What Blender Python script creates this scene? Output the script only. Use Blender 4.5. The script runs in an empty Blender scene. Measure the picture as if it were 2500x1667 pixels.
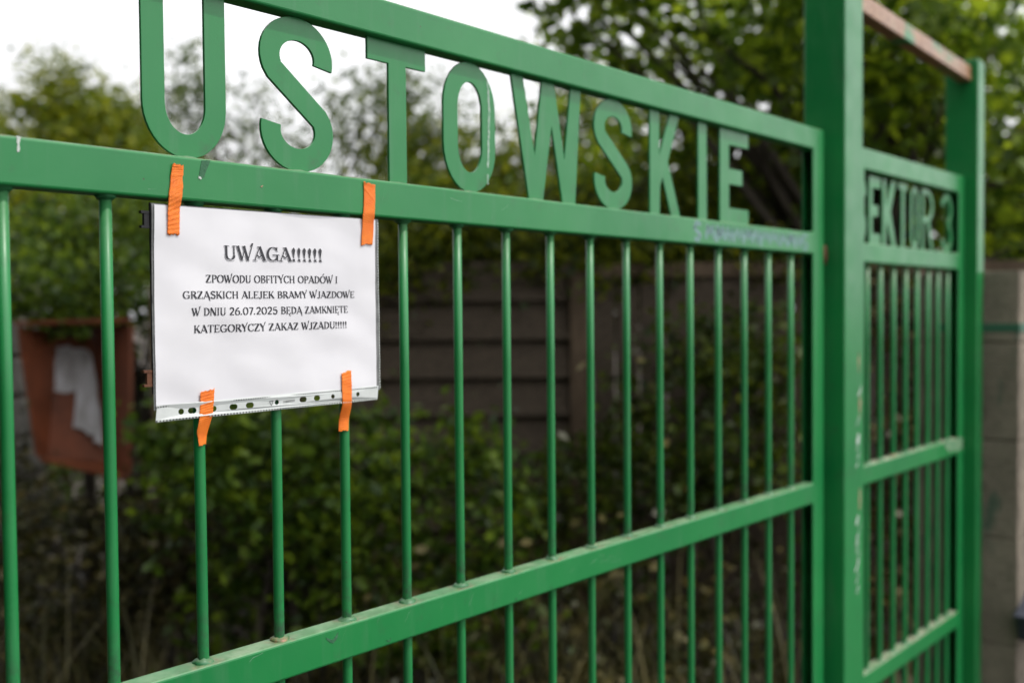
import bpy, bmesh, math, random
import numpy as np
from mathutils import Vector, Matrix
R = math.radians
random.seed(7)
rng = np.random.default_rng(11)
scene = bpy.context.scene
col = scene.collection

# ------------------------------------------------------------------ camera, sky, sun, exposure
CAM = Vector((-0.3897, -0.9635, 1.6))
FWD = Vector((0.74763, 0.66349, -0.02889)); RGT = Vector((0.66356, -0.74807, -0.00844)); UPV = Vector((0.02721, 0.01286, 0.99955))
cd = bpy.data.cameras.new('camera'); cam = bpy.data.objects.new('camera', cd); col.objects.link(cam)
m3 = Matrix((RGT, UPV, -FWD)).transposed()
cam.matrix_world = Matrix.Translation(CAM) @ m3.to_4x4()
cd.sensor_width = 36; cd.lens = 2466.0 / 2500 * 36; cd.clip_start = 0.02; cd.clip_end = 800
cd.dof.use_dof = True; cd.dof.focus_distance = 1.13; cd.dof.aperture_fstop = 2.8
scene.camera = cam

SUN_EL, SUN_AZ = R(60), R(150)          # azimuth clockwise from +y
sun_dir = Vector((math.sin(SUN_AZ) * math.cos(SUN_EL), math.cos(SUN_AZ) * math.cos(SUN_EL), math.sin(SUN_EL)))
w = bpy.data.worlds.new('World'); scene.world = w; w.use_nodes = True
nt = w.node_tree; nt.nodes.clear()
sky = nt.nodes.new('ShaderNodeTexSky'); sky.sky_type = 'NISHITA'; sky.sun_disc = False
sky.sun_elevation = SUN_EL; sky.sun_rotation = SUN_AZ; sky.dust_density = 4; sky.air_density = 1.2
hsv = nt.nodes.new('ShaderNodeHueSaturation'); hsv.inputs['Saturation'].default_value = 0.22
tcw = nt.nodes.new('ShaderNodeTexCoord'); nz = nt.nodes.new('ShaderNodeTexNoise')
nz.inputs['Scale'].default_value = 2.2; nz.inputs['Detail'].default_value = 6
mixw = nt.nodes.new('ShaderNodeMix'); mixw.data_type = 'RGBA'
rampw = nt.nodes.new('ShaderNodeMapRange'); rampw.inputs[1].default_value = .35; rampw.inputs[2].default_value = .62; rampw.inputs[3].default_value = .75
mixw.inputs[7].default_value = (18.0, 18.1, 18.4, 1)
bg = nt.nodes.new('ShaderNodeBackground'); bg.inputs['Strength'].default_value = 0.10
out = nt.nodes.new('ShaderNodeOutputWorld')
nt.links.new(sky.outputs[0], hsv.inputs['Color']); nt.links.new(hsv.outputs[0], mixw.inputs[6])
nt.links.new(tcw.outputs['Generated'], nz.inputs['Vector']); nt.links.new(nz.outputs[0], rampw.inputs[0])
nt.links.new(rampw.outputs[0], mixw.inputs[0])
dot = nt.nodes.new('ShaderNodeVectorMath'); dot.operation = 'DOT_PRODUCT'; dot.inputs[1].default_value = sun_dir
glow = nt.nodes.new('ShaderNodeMapRange'); glow.inputs[1].default_value = -.4; glow.inputs[2].default_value = 1.0; glow.inputs[3].default_value = .60; glow.inputs[4].default_value = 1.6
gm_ = nt.nodes.new('ShaderNodeVectorMath'); gm_.operation = 'SCALE'      # thin cloud is brighter towards the sun
nt.links.new(tcw.outputs['Generated'], dot.inputs[0]); nt.links.new(dot.outputs['Value'], glow.inputs[0])
nt.links.new(mixw.outputs[2], gm_.inputs[0]); nt.links.new(glow.outputs[0], gm_.inputs['Scale']); nt.links.new(gm_.outputs[0], bg.inputs['Color']); nt.links.new(bg.outputs[0], out.inputs[0])
sd = bpy.data.lights.new('sun', 'SUN'); sd.energy = 3.0; sd.angle = R(1.5); sd.color = (1, .95, .87)
so = bpy.data.objects.new('sun', sd); col.objects.link(so); so.location = (1, -3, 8)
so.rotation_euler = sun_dir.to_track_quat('Z', 'Y').to_euler()
vs = scene.view_settings; scene.display_settings.display_device = 'sRGB'
vs.view_transform = 'Standard'; vs.look = 'None'; vs.exposure = -0.32; vs.gamma = 1
scene.render.engine = 'CYCLES'; scene.cycles.use_denoising = True
scene.cycles.max_bounces = 6; scene.cycles.transparent_max_bounces = 6
scene.cycles.diffuse_bounces = 3; scene.cycles.glossy_bounces = 2; scene.cycles.transmission_bounces = 2
scene.cycles.sample_clamp_indirect = 6

# ------------------------------------------------------------------ helpers
def ground_at(lat, depth):               # a spot given as metres ahead of / beside the standing point
    f = Vector((FWD.x, FWD.y, 0)).normalized(); r = Vector((f.y, -f.x, 0))
    p = Vector((CAM.x, CAM.y, 0)) + f * depth + r * lat
    return Vector((p.x, p.y, 0))
YAW = math.atan2(-RGT.y, RGT.x)           # heading of the lateral axis below +x

def tag(o, label=None, cat=None, group=None, kind=None):
    if label: o['label'] = label
    if cat: o['category'] = cat
    if group: o['group'] = group
    if kind: o['kind'] = kind
    return o
def empty(name, loc=(0, 0, 0), label=None, cat=None, group=None, rz=0):
    o = bpy.data.objects.new(name, None); col.objects.link(o); o.location = loc; o.rotation_euler = (0, 0, rz)
    o.empty_display_size = .1
    return tag(o, label, cat, group)
def link(name, me, mat=None, parent=None):
    o = bpy.data.objects.new(name, me); col.objects.link(o)
    if mat is not None:
        me.materials.clear(); me.materials.append(mat)
    if parent is not None: o.parent = parent
    return o
def mesh_of(bm, name='m'):
    me = bpy.data.meshes.new(name); bm.to_mesh(me); bm.free(); return me
def box_bm(x0, x1, y0, y1, z0, z1, bev=0, seg=2, bm=None):
    own = bmesh.new()
    bmesh.ops.create_cube(own, size=1)
    for v in own.verts:
        v.co = Vector(((x0 + x1) / 2 + v.co.x * (x1 - x0), (y0 + y1) / 2 + v.co.y * (y1 - y0), (z0 + z1) / 2 + v.co.z * (z1 - z0)))
    if bev: bmesh.ops.bevel(own, geom=own.edges[:], offset=bev, segments=seg, profile=.5, affect='EDGES')
    if bm is None: return own
    me = mesh_of(own); bm.from_mesh(me); bpy.data.meshes.remove(me); return bm
def tube_bm(bm, pts, rad, n=10, cap=True):
    rings = []
    for i, p in enumerate(pts):
        p = Vector(p); a = Vector(pts[max(i - 1, 0)]); b = Vector(pts[min(i + 1, len(pts) - 1)])
        d = (b - a).normalized(); s = d.orthogonal() if abs(d.z) > .9 else d.cross(Vector((0, 0, 1)))
        s.normalize(); t = d.cross(s); r = rad[i] if hasattr(rad, '__len__') else rad
        rings.append([bm.verts.new(p + (s * math.cos(2 * math.pi * k / n) + t * math.sin(2 * math.pi * k / n)) * r) for k in range(n)])
    for q in range(len(rings) - 1):
        for k in range(n):
            f = bm.faces.new((rings[q][k], rings[q][(k + 1) % n], rings[q + 1][(k + 1) % n], rings[q + 1][k])); f.smooth = True
    if cap: bm.faces.new(rings[0][::-1]); bm.faces.new(rings[-1])
    return bm
def plate_mesh(loops, thick, bevel=0.0):  # outlines with holes in the x-z plane -> solid plate, front toward -y, centred on y=0
    cu = bpy.data.curves.new('c', 'CURVE'); cu.dimensions = '2D'; cu.fill_mode = 'BOTH'
    cu.extrude = max(thick / 2 - bevel, 0); cu.bevel_depth = bevel; cu.bevel_resolution = 1; cu.offset = -bevel
    for lp in loops:
        sp = cu.splines.new('POLY'); sp.points.add(len(lp) - 1); sp.use_cyclic_u = True
        for p, q in zip(sp.points, lp): p.co = (q[0], q[1], 0, 1)
    o = bpy.data.objects.new('c', cu); me = bpy.data.meshes.new_from_object(o)
    bpy.data.objects.remove(o); bpy.data.curves.remove(cu)
    me.transform(Matrix.Rotation(math.pi / 2, 4, 'X'))
    for p in me.polygons: p.use_smooth = False
    return me
def np_mesh(V, F):                        # F: list of equally long faces
    me = bpy.data.meshes.new('m'); V = np.asarray(V, np.float32); F = np.asarray(F, np.int32)
    me.vertices.add(len(V)); me.vertices.foreach_set('co', V.ravel())
    k = F.shape[1]; me.loops.add(F.size); me.loops.foreach_set('vertex_index', F.ravel())
    me.polygons.add(len(F)); me.polygons.foreach_set('loop_start', np.arange(0, F.size, k, dtype=np.int32))
    me.update(calc_edges=True); me.validate(); return me

# ------------------------------------------------------------------ materials
class M:
    def __init__(s, name):
        s.m = bpy.data.materials.new(name); s.m.use_nodes = True; s.t = s.m.node_tree
        s.b = s.t.nodes['Principled BSDF']; s.c = s.t.nodes.new('ShaderNodeTexCoord').outputs['Object']
    def n(s, kind, **k):
        nd = s.t.nodes.new('ShaderNode' + kind)
        for a, v in k.items():
            if a in nd.inputs: nd.inputs[a].default_value = v
            else: setattr(nd, a, v)
        return nd
    def l(s, a, b): s.t.links.new(a, b)
    def noise(s, scale, detail=4, rough=.55, stretch=None):
        nd = s.n('TexNoise'); nd.inputs['Scale'].default_value = scale; nd.inputs['Detail'].default_value = detail; nd.inputs['Roughness'].default_value = rough
        if stretch:
            mp = s.n('Mapping'); mp.inputs['Scale'].default_value = stretch; s.l(s.c, mp.inputs[0]); s.l(mp.outputs[0], nd.inputs['Vector'])
        else: s.l(s.c, nd.inputs['Vector'])
        return nd.outputs[0]
    def rng(s, v, a, b, c=0, d=1):
        nd = s.n('MapRange'); nd.inputs[1].default_value = a; nd.inputs[2].default_value = b; nd.inputs[3].default_value = c; nd.inputs[4].default_value = d
        s.l(v, nd.inputs[0]); return nd.outputs[0]
    def math(s, op, a, b):
        nd = s.n('Math'); nd.operation = op
        for i, v in enumerate((a, b)):
            if isinstance(v, (int, float)): nd.inputs[i].default_value = v
            else: s.l(v, nd.inputs[i])
        return nd.outputs[0]
    def mix(s, f, a, b):
        nd = s.n('Mix'); nd.data_type = 'RGBA'
        for i, v in ((0, f), (6, a), (7, b)):
            if isinstance(v, (int, float)): nd.inputs[i].default_value = v
            elif isinstance(v, tuple): nd.inputs[i].default_value = (*v, 1) if len(v) == 3 else v
            else: s.l(v, nd.inputs[i])
        return nd.outputs[2]
    def col(s, v):
        if isinstance(v, tuple): s.b.inputs['Base Color'].default_value = (*v, 1)
        else: s.l(v, s.b.inputs['Base Color'])
    def set(s, k, v):
        if isinstance(v, (int, float)): s.b.inputs[k].default_value = v
        else: s.l(v, s.b.inputs[k])
    def bump(s, h, strength, dist):
        nd = s.n('Bump'); nd.inputs['Strength'].default_value = strength; nd.inputs['Distance'].default_value = dist
        s.l(h, nd.inputs['Height']); s.l(nd.outputs[0], s.b.inputs['Normal'])
    def upness(s):
        g = s.n('NewGeometry'); x = s.n('SeparateXYZ'); s.l(g.outputs['Normal'], x.inputs[0]); return x.outputs[2]

def green_paint(name, base=(.005, .195, .048), dust=.5, rough=.34, rust=0.0, splash=False, ring=False):
    m = M(name)
    v = m.rng(m.noise(3.5, 5), .3, .7); fine = m.noise(70, 3)
    c = m.mix(v, tuple(x * .86 for x in base), (base[0] + .012, base[1] * 1.12, base[2] * 1.15))
    streak = m.rng(m.noise(9, 4, .6, (5, 5, .5)), .55, .75, 0, .35)
    c = m.mix(streak, c, (.07, .20, .10))
    dirt = m.rng(m.noise(22, 9, .72), .57, .72, 0, .5)
    c = m.mix(dirt, c, (.035, .10, .045))
    if splash:                                # dried dirt splashed up the foot of each bar
        z = m.n('SeparateXYZ'); m.l(m.c, z.inputs[0])
        for top in (1.2223, .725):
            f = m.math('MULTIPLY', m.math('MULTIPLY', m.rng(z.outputs[2], top + .07, top + .012), m.math('GREATER_THAN', z.outputs[2], top - .003)), m.rng(m.noise(60, 8, .75), .42, .60))
            c = m.mix(m.math('MULTIPLY', f, .8), c, (.035, .06, .04))
    vo = m.n('TexVoronoi'); vo.inputs['Scale'].default_value = 55; m.l(m.c, vo.inputs['Vector'])
    speck = m.rng(vo.outputs['Distance'], .045, .065, 1, 0)
    gate = m.rng(m.noise(11, 2), .54, .60)
    c = m.mix(m.math('MULTIPLY', speck, gate), c, (.05, .045, .03))
    up = m.rng(m.upness(), .45, .9)
    du = m.math('MULTIPLY', up, m.rng(m.noise(14, 7, .7), .32, .62, .25 * dust, dust))
    c = m.mix(du, c, m.mix(m.rng(m.noise(33, 6, .7), .4, .6), (.16, .15, .10), (.34, .35, .26)))
    if ring:                                  # rust and dirt gathered round the foot of every bar
        xz = m.n('SeparateXYZ'); m.l(m.c, xz.inputs[0])
        fr_ = m.math('ABSOLUTE', m.math('SUBTRACT', m.math('FRACT', m.math('ADD', m.math('MULTIPLY', xz.outputs[0], 10.0), 100.5), 0), .5), 0)
        f = m.math('MULTIPLY', m.math('MULTIPLY', m.rng(fr_, .24, .09), m.rng(m.noise(75, 6, .7), .40, .62)), up)
        c = m.mix(m.math('MULTIPLY', f, .85), c, m.mix(m.rng(m.noise(120, 3), .4, .6), (.10, .085, .055), (.24, .155, .085)))
    if rust:
        rm = m.rng(m.noise(4.5, 8, .65), .62 - rust, .68 - rust)
        c = m.mix(rm, c, m.mix(m.rng(fine, .35, .65), (.20, .085, .042), (.40, .225, .115)))
    m.col(c)
    m.set('Roughness', m.math('ADD', m.rng(m.noise(18, 5), .3, .7, rough - .06, rough + .10), m.math('MULTIPLY', du, .35)))
    m.set('Specular IOR Level', .5); m.set('Coat Weight', .08); m.set('Coat Roughness', .2)
    h = m.math('ADD', m.math('MULTIPLY', m.noise(420, 2), .25), m.math('ADD', m.noise(38, 3), m.math('MULTIPLY', speck, -.5)))
    m.bump(h, .10, .002)
    return m.m
GREEN = green_paint('green_gloss_paint', ring=True)
GREEN_BAR = green_paint('green_paint_on_bars', splash=True, rough=.40)
GREEN_PED = green_paint('green_gloss_paint_weathered', dust=1.0)
GREEN_POST = green_paint('green_gloss_paint_post')
GREEN_BEAM = green_paint('green_paint_over_rust', rust=.235)

def simple(name, c0, c1, scale=8, rough=.7, bump=.3, bscale=60, dist=.004, stretch=None, spec=.4):
    m = M(name); m.col(m.mix(m.rng(m.noise(scale, 7, .65, stretch), .3, .7), c0, c1))
    m.set('Roughness', rough); m.set('Specular IOR Level', spec); m.bump(m.noise(bscale, 6, .6, stretch), bump, dist); return m.m
def leaf_mat(name, c0, c1, c2, trans=.35, rough=.45):
    m = M(name); g = m.n('NewGeometry'); r = m.n('ValToRGB')
    e = r.color_ramp.elements; e[0].color = (*c0, 1); e[0].position = .1; e[1].color = (*c2, 1); e[1].position = .97
    x = e.new(.6); x.color = (*c1, 1)
    m.l(g.outputs['Random Per Island'], r.inputs[0])
    m.col(r.outputs[0]); m.set('Roughness', rough); m.set('Specular IOR Level', .3)
    tr = m.n('BsdfTranslucent'); mx = m.n('Mix'); hs = m.n('HueSaturation'); hs.inputs['Value'].default_value = 1.6; hs.inputs['Hue'].default_value = .485
    m.l(r.outputs[0], hs.inputs['Color']); m.l(hs.outputs[0], tr.inputs['Color'])
    ms = m.n('MixShader'); ms.inputs[0].default_value = trans; o = m.t.nodes['Material Output']
    m.l(m.b.outputs[0], ms.inputs[1]); m.l(tr.outputs[0], ms.inputs[2]); m.l(ms.outputs[0], o.inputs['Surface']); return m.m
BARK = simple('bark', (.035, .028, .02), (.09, .075, .055), 9, .9, .8, 30, .02, (6, 6, 1))
WOOD = simple('weathered_wood', (.024, .018, .012), (.125, .094, .066), 5, .85, .6, 14, .004, (14, 14, 14))
WOOD_POST = simple('weathered_post_wood', (.07, .047, .029), (.17, .12, .078), 5, .85, .5, 14, .004, (12, 12, 1.5))
CONCRETE = M('old_concrete')
_c = CONCRETE.mix(CONCRETE.rng(CONCRETE.noise(6, 8, .7), .3, .7), (.12, .10, .076), (.28, .235, .18))
_c = CONCRETE.mix(CONCRETE.rng(CONCRETE.noise(7, 5, .6, (1, 1, .45)), .58, .66, 0, .75), _c, (.04, .10, .065))
CONCRETE.col(_c); CONCRETE.set('Roughness', .9); CONCRETE.bump(CONCRETE.noise(32, 8, .75), .9, .014); CONCRETE = CONCRETE.m
RUST = simple('rusty_iron', (.06, .022, .012), (.17, .07, .035), 40, .8, .6, 90, .002)
DARK = simple('dark_iron', (.004, .004, .005), (.012, .012, .013), 40, .55, .4, 90, .001)
WELD = green_paint('green_paint_on_weld', base=(.015, .15, .05), dust=.35, rough=.45, rust=.022)

# ------------------------------------------------------------------ setting: the ground
gm = M('soil'); _g = gm.mix(gm.rng(gm.noise(1.3, 8, .65), .35, .65), (.022, .016, .011), (.055, .042, .030))
_g = gm.mix(gm.rng(gm.noise(30, 6, .7), .56, .66, 0, .6), _g, (.12, .10, .075)); gm.col(_g); gm.set('Roughness', .95); gm.bump(gm.noise(25, 8, .7), .8, .03)
bm = bmesh.new(); bmesh.ops.create_grid(bm, x_segments=60, y_segments=60, size=300)
for v in bm.verts: v.co.x = math.copysign((abs(v.co.x) / 300) ** 2 * 300, v.co.x); v.co.y = math.copysign((abs(v.co.y) / 300) ** 2 * 300, v.co.y)
g = link('ground', mesh_of(bm), gm.m); tag(g, kind='structure')
rm = simple('worn_asphalt', (.035, .034, .032), (.075, .072, .068), 5, .9, .5, 120, .004)
bm = bmesh.new(); bmesh.ops.create_grid(bm, x_segments=2, y_segments=2, size=1)
for v in bm.verts: v.co = Vector((v.co.x * 60, -4.3 + v.co.y * 3.2, .004))
tag(link('road', mesh_of(bm), rm), kind='structure')

# ------------------------------------------------------------------ gate frames: one welded sheet of tube, cut into rails and stiles
DEP = .028
def gate_frame(x0, x1, sw, rails, parent, mat, mats=None):
    zs = sorted(rails)                     # (z0, z1, name)
    outer = [(x0, zs[0][0]), (x1, zs[0][0]), (x1, zs[-1][1]), (x0, zs[-1][1])]
    bm = bmesh.new()
    def rect(a, b, c, d): return [(a, c), (b, c), (b, d), (a, d)]
    cells = [rect(x0, x0 + sw, zs[0][0], zs[-1][1]), rect(x1 - sw, x1, zs[0][0], zs[-1][1])]
    X = [x0, x0 + sw, x1 - sw, x1]; Z = sorted(set([z for r in zs for z in r[:2]]))
    vf = {}
    def vert(x, y, z):
        k = (round(x, 5), round(y, 5), round(z, 5))
        if k not in vf: vf[k] = bm.verts.new((x, y, z))
        return vf[k]
    def solid(i, j):
        if i < 0 or j < 0 or i > 2 or j > len(Z) - 2: return False
        return i != 1 or any(abs(Z[j] - r[0]) < 1e-6 for r in zs)
    for i in range(3):
        for j in range(len(Z) - 1):
            if not solid(i, j): continue
            a, b, c, d = X[i], X[i + 1], Z[j], Z[j + 1]
            bm.faces.new([vert(a, 0, c), vert(b, 0, c), vert(b, 0, d), vert(a, 0, d)])
            bm.faces.new([vert(a, DEP, d), vert(b, DEP, d), vert(b, DEP, c), vert(a, DEP, c)])
            if not solid(i - 1, j): bm.faces.new([vert(a, 0, d), vert(a, DEP, d), vert(a, DEP, c), vert(a, 0, c)])
            if not solid(i + 1, j): bm.faces.new([vert(b, 0, c), vert(b, DEP, c), vert(b, DEP, d), vert(b, 0, d)])
            if not solid(i, j - 1): bm.faces.new([vert(a, 0, c), vert(a, DEP, c), vert(b, DEP, c), vert(b, 0, c)])
            if not solid(i, j + 1): bm.faces.new([vert(b, 0, d), vert(b, DEP, d), vert(a, DEP, d), vert(a, 0, d)])
    bmesh.ops.recalc_face_normals(bm, faces=bm.faces[:])
    sharp = [e for e in bm.edges if len(e.link_faces) == 2 and e.calc_face_angle(0) > .5]
    bmesh.ops.bevel(bm, geom=sharp, offset=.0032, segments=3, profile=.5, affect='EDGES')
    for xc in (x0 + sw - .0, x1 - sw + .0):
        bmesh.ops.bisect_plane(bm, geom=bm.verts[:] + bm.edges[:] + bm.faces[:], plane_co=(xc, 0, 0), plane_no=(1, 0, 0))
    full = mesh_of(bm)
    def piece(test, name, mt):
        b = bmesh.new(); b.from_mesh(full)
        bmesh.ops.delete(b, geom=[f for f in b.faces if not test(f.calc_center_median())], context='FACES')
        return link(name, mesh_of(b), mt, parent)
    objs = {}
    objs['stile_a'] = piece(lambda c: c.x < x0 + sw, 'stile', mat); objs['stile_b'] = piece(lambda c: c.x > x1 - sw, 'stile', mat)
    for (a, b_, n) in zs:
        objs[n] = piece(lambda c, a=a, b_=b_: x0 + sw < c.x < x1 - sw and a - .006 < c.z < b_ + .006, n, mat)
    bpy.data.meshes.remove(full)
    return objs
def bar_mesh(x, z0, z1, welds, r=.0061, seed=0):
    rr = random.Random(seed); bm = bmesh.new(); bend = rr.uniform(-.0012, .0012)
    n = 9; pts = [(x + bend * math.sin(math.pi * i / (n - 1)), DEP / 2 + .4 * bend * math.sin(math.pi * i / (n - 1)), z0 + (z1 - z0) * i / (n - 1)) for i in range(n)]
    tube_bm(bm, pts, r, 20)
    return mesh_of(bm)
def weld_mesh(x, zs, seed, r=.0061):
    rr = random.Random(seed); bm = bmesh.new()
    for zc, sgn in zs:
        n = 14; rings = []
        for k, (dr, dz) in enumerate(((.0062, -.0005), (.0046, .0018), (.0022, .0034), (-.0008, .0050))):
            rings.append([bm.verts.new((x + (r + dr * rr.uniform(.55, 1.25)) * math.cos(2 * math.pi * q / n), DEP / 2 + min(1, (r + dr * rr.uniform(.55, 1.25)) / .012) * .012 * math.sin(2 * math.pi * q / n), zc + sgn * dz * rr.uniform(.7, 1.3))) for q in range(n)])
        for a in range(3):
            for q in range(n):
                f = bm.faces.new((rings[a][q], rings[a][(q + 1) % n], rings[a + 1][(q + 1) % n], rings[a + 1][q])); f.smooth = True
    bmesh.ops.recalc_face_normals(bm, faces=bm.faces[:])
    return mesh_of(bm)

# ---- cut-out letters
def offset_line(pts, t):
    L, Rr = [], []
    for i, p in enumerate(pts):
        a = pts[max(i - 1, 0)]; b = pts[min(i + 1, len(pts) - 1)]; dx, dz = b[0] - a[0], b[1] - a[1]; n = math.hypot(dx, dz) or 1
        L.append((p[0] - dz / n * t / 2, p[1] + dx / n * t / 2)); Rr.append((p[0] + dz / n * t / 2, p[1] - dx / n * t / 2))
    return L + Rr[::-1]
def arc(cx, cz, rx, rz, a0, a1, n=16):
    return [(cx + rx * math.cos(R(a0 + (a1 - a0) * i / n)), cz + rz * math.sin(R(a0 + (a1 - a0) * i / n))) for i in range(n + 1)]
def letter_loops(ch, w, h, t):
    if ch == 'U':
        r = w / 2; o = [(0, h), (0, r * 1.15)] + arc(r, r * 1.15, r, r * 1.15, 180, 360, 22) + [(w, h), (w - t, h)]
        return [o + arc(r, r * 1.15, r - t, r * 1.15 - t, 360, 180, 20) + [(t, h)]]
    if ch == 'S':
        rx = (w - t) / 2; rz = .262 * h - t / 2; zt = h - t / 2 - rz; zb = t / 2 + rz
        return [offset_line(arc(w / 2, zt, rx, rz, -12, 212, 26) + arc(w / 2, zb, rx, rz, 32, -192, 26), t)]
    if ch == 'T':
        c = w / 2; k = t * .93; return [[(c - t / 2, 0), (c + t / 2, 0), (c + t / 2, h - k), (w, h - k), (w, h), (0, h), (0, h - k), (c - t / 2, h - k)]]
    if ch == 'O':
        def st(i): 
            ww = w / 2 - i; rz = w * .62 - i; return arc(w / 2, i + rz, ww, rz, 180, 360, 16) + arc(w / 2, h - i - rz, ww, rz, 0, 180, 16)
        return [st(0), st(t)]
    if ch == 'W':
        P = lambda f, g: (f * w, g * h)
        return [[P(0, 1), P(.16, 1), P(.318, .37), P(.425, 1), P(.60, 1), P(.745, .375), P(.845, 1), P(1, 1), P(.905, 0), P(.715, 0), P(.56, .64), P(.43, 0), P(.235, 0)]]
    if ch == 'K':
        P = lambda f, g: (f * w, g * h); s = t / w
        return [[P(0, 0), P(s, 0), P(s + .02, .28), P(s + .10, .37), P(.72, 0), P(1.03, 0), P(.60, .53), P(1, 1), P(.68, 1), P(s, .575), P(s, 1), P(0, 1)]]
    if ch == 'I': return [[(0, 0), (w, 0), (w, h), (0, h)]]
    if ch == 'E':
        k = .165 * h; return [[(0, 0), (w, 0), (w, k), (t, k), (t, .5 * h - k / 2), (w * .78, .5 * h - k / 2), (w * .78, .5 * h + k / 2), (t, .5 * h + k / 2), (t, h - k), (w, h - k), (w, h), (0, h)]]
    if ch == 'R':
        r = .27 * h; cz = h - r
        return [[(0, 0), (t, 0), (t, h - 2 * r), (w * .45, h - 2 * r), (w - t, 0), (w, 0), (w * .66, h - 2 * r + .01)] + arc(w * .45, cz, w * .55, r, -62, 90, 14) + [(0, h)],
                [(t, h - t), (w * .45, h - t)] + arc(w * .45, cz, w * .55 - t, r - t, 90, -90, 12) + [(t, h - 2 * r + t)]]
    if ch == '3':
        rz = (h - t) / 4; rx = (w - t) / 2
        return [offset_line(arc(w / 2, h - t / 2 - rz, rx, rz, 165, -72, 18) + arc(w / 2, t / 2 + rz, rx, rz, 72, -165, 18), t)]
def put_letters(spec, z0, h, parent, mat):
    for ch, x0, x1, t in spec:
        me = plate_mesh(letter_loops(ch, x1 - x0, h, t), .004, .0004)
        o = link('letter', me, mat, parent); o.location = (x0, .014, z0); tag(o, 'green steel letter %s' % ch if ch != '3' else 'green steel figure 3')
        rr_ = random.Random(int(x0 * 1000)); wdt = x1 - x0
        feet = {'U': [.5], 'S': [.5], 'O': [.5], '3': [.5], 'T': [.5], 'I': [.5], 'W': [.33, .81], 'K': [.16, .88], 'E': [.3, .75], 'R': [.12, .88]}[ch]
        for f in feet:
            b = bmesh.new(); bmesh.ops.create_icosphere(b, subdivisions=3, radius=1)
            lw = min(.30 * wdt, .016) * rr_.uniform(.7, 1.2)
            for v in b.verts: v.co = Vector((wdt * f + v.co.x * lw, -.001 + v.co.y * .0042, v.co.z * .0026)) + Vector((rr_.uniform(-1, 1), rr_.uniform(-1, 1), rr_.uniform(-1, 1))) * .0005
            link('weld', mesh_of(b), WELD, o)

# ---- irregular flat patches (chips, streaks, scribble) lying on painted faces
def patch(name, pts, y, mat, parent, jit=.0004, seed=0):
    rr = random.Random(seed); P = []
    for i in range(len(pts)):
        a, b = pts[i], pts[(i + 1) % len(pts)]
        for k in range(5):
            P.append((a[0] + (b[0] - a[0]) * k / 5 + rr.uniform(-jit, jit), a[1] + (b[1] - a[1]) * k / 5 + rr.uniform(-jit, jit)))
    me = plate_mesh([P], .0003); o = link(name, me, mat, parent); o.location = (0, y, 0); return o
CHALK = simple('pale_scrape', (.45, .52, .47), (.72, .74, .72), 60, .8, .3, 200, .0005)
SCRAPE = simple('thin_pale_scrape', (.05, .25, .11), (.55, .62, .57), 160, .7, .3, 300, .0004)
CHIP = simple('old_dark_green_paint', (.02, .10, .045), (.05, .16, .08), 120, .7, .6, 300, .001)
VIOLET = simple('faded_violet_spray', (.10, .26, .20), (.24, .32, .36), 90, .7, .1, 200, .0004)
RUSTY_CHIP = simple('rust_patch', (.25, .16, .10), (.42, .30, .20), 60, .8, .4, 200, .0008)

# ------------------------------------------------------------------ the wide gate
gate = empty('entrance_gate', (0, 0, 0), 'wide green barred steel gate with welded letters USTOWSKIE along its top', 'gate')
RAILS = [(.12, .165, 'bottom_rail'), (.68, .725, 'lower_rail'), (1.1784, 1.2223, 'cross_rail'), (1.7201, 1.7666, 'lettering_rail'), (1.9459, 1.9925, 'top_rail')]
fr = gate_frame(-1.29, 1.732, .052, RAILS, gate, GREEN)
for k in range(-12, 17):
    x = k * .1; b = link('bar', bar_mesh(x, .15, 1.7225, None, seed=k), GREEN_BAR, gate)
    for q, wz in enumerate(((1.2223, 1), (1.7201, -1))): link('weld', weld_mesh(x, (wz,), k + 100 * q), WELD, b)
H1 = .1795
put_letters([('U', .1405, .239, .0255), ('S', .284, .387, .027), ('T', .4421, .5417, .030), ('O', .5744, .6775, .0275), ('W', .7119, .8769, .03), ('S', .9112, 1.0159, .0285), ('K', 1.0697, 1.163, .0295), ('I', 1.2274, 1.2572, .03), ('E', 1.3054, 1.4146, .034)], 1.7664, H1, gate, GREEN)
lr = fr['lettering_rail']
patch('paint_chip', [(.2005, 1.7640), (.2105, 1.7655), (.2030, 1.7470), (.1985, 1.7445), (.1965, 1.7475)], -.00025, CHIP, lr, .0006, 3)
patch('paint_chip', [(.1962, 1.7478), (.2000, 1.7452), (.1985, 1.7438), (.1960, 1.7452)], -.0005, CHALK, lr, .0005, 4)
patch('paint_chip', [(.0085, 1.7660), (.0125, 1.7662), (.0115, 1.7560), (.0120, 1.7520), (.0095, 1.7515), (.0098, 1.7570)], -.00025, CHALK, lr, .0006, 5)
patch('paint_chip', [(.2740, 1.7432), (.2772, 1.7442), (.2752, 1.7418)], -.00025, RUSTY_CHIP, lr, .0006, 6)
def scribble(pts, wd, y, parent, mat, seed, name='graffiti', label='faded violet spray tag'):
    rr = random.Random(seed); Q = []
    for i in range(len(pts) - 1):
        for k in range(6):
            u = k / 6; Q.append((pts[i][0] * (1 - u) + pts[i + 1][0] * u + rr.uniform(-.0006, .0006), pts[i][1] * (1 - u) + pts[i + 1][1] * u + rr.uniform(-.0005, .0005)))
    V, F = [], []
    L = offset_line(Q, wd); n = len(Q)
    for p, q in zip(L[:n], L[n:][::-1]): V += [(p[0], y, p[1]), (q[0], y, q[1])]
    F = [(2 * i, 2 * i + 1, 2 * i + 3, 2 * i + 2) for i in range(n - 1)]
    o = link(name, np_mesh(V, F), mat, parent); o['label'] = label
gx0 = 1.193
rr = random.Random(5)
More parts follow.
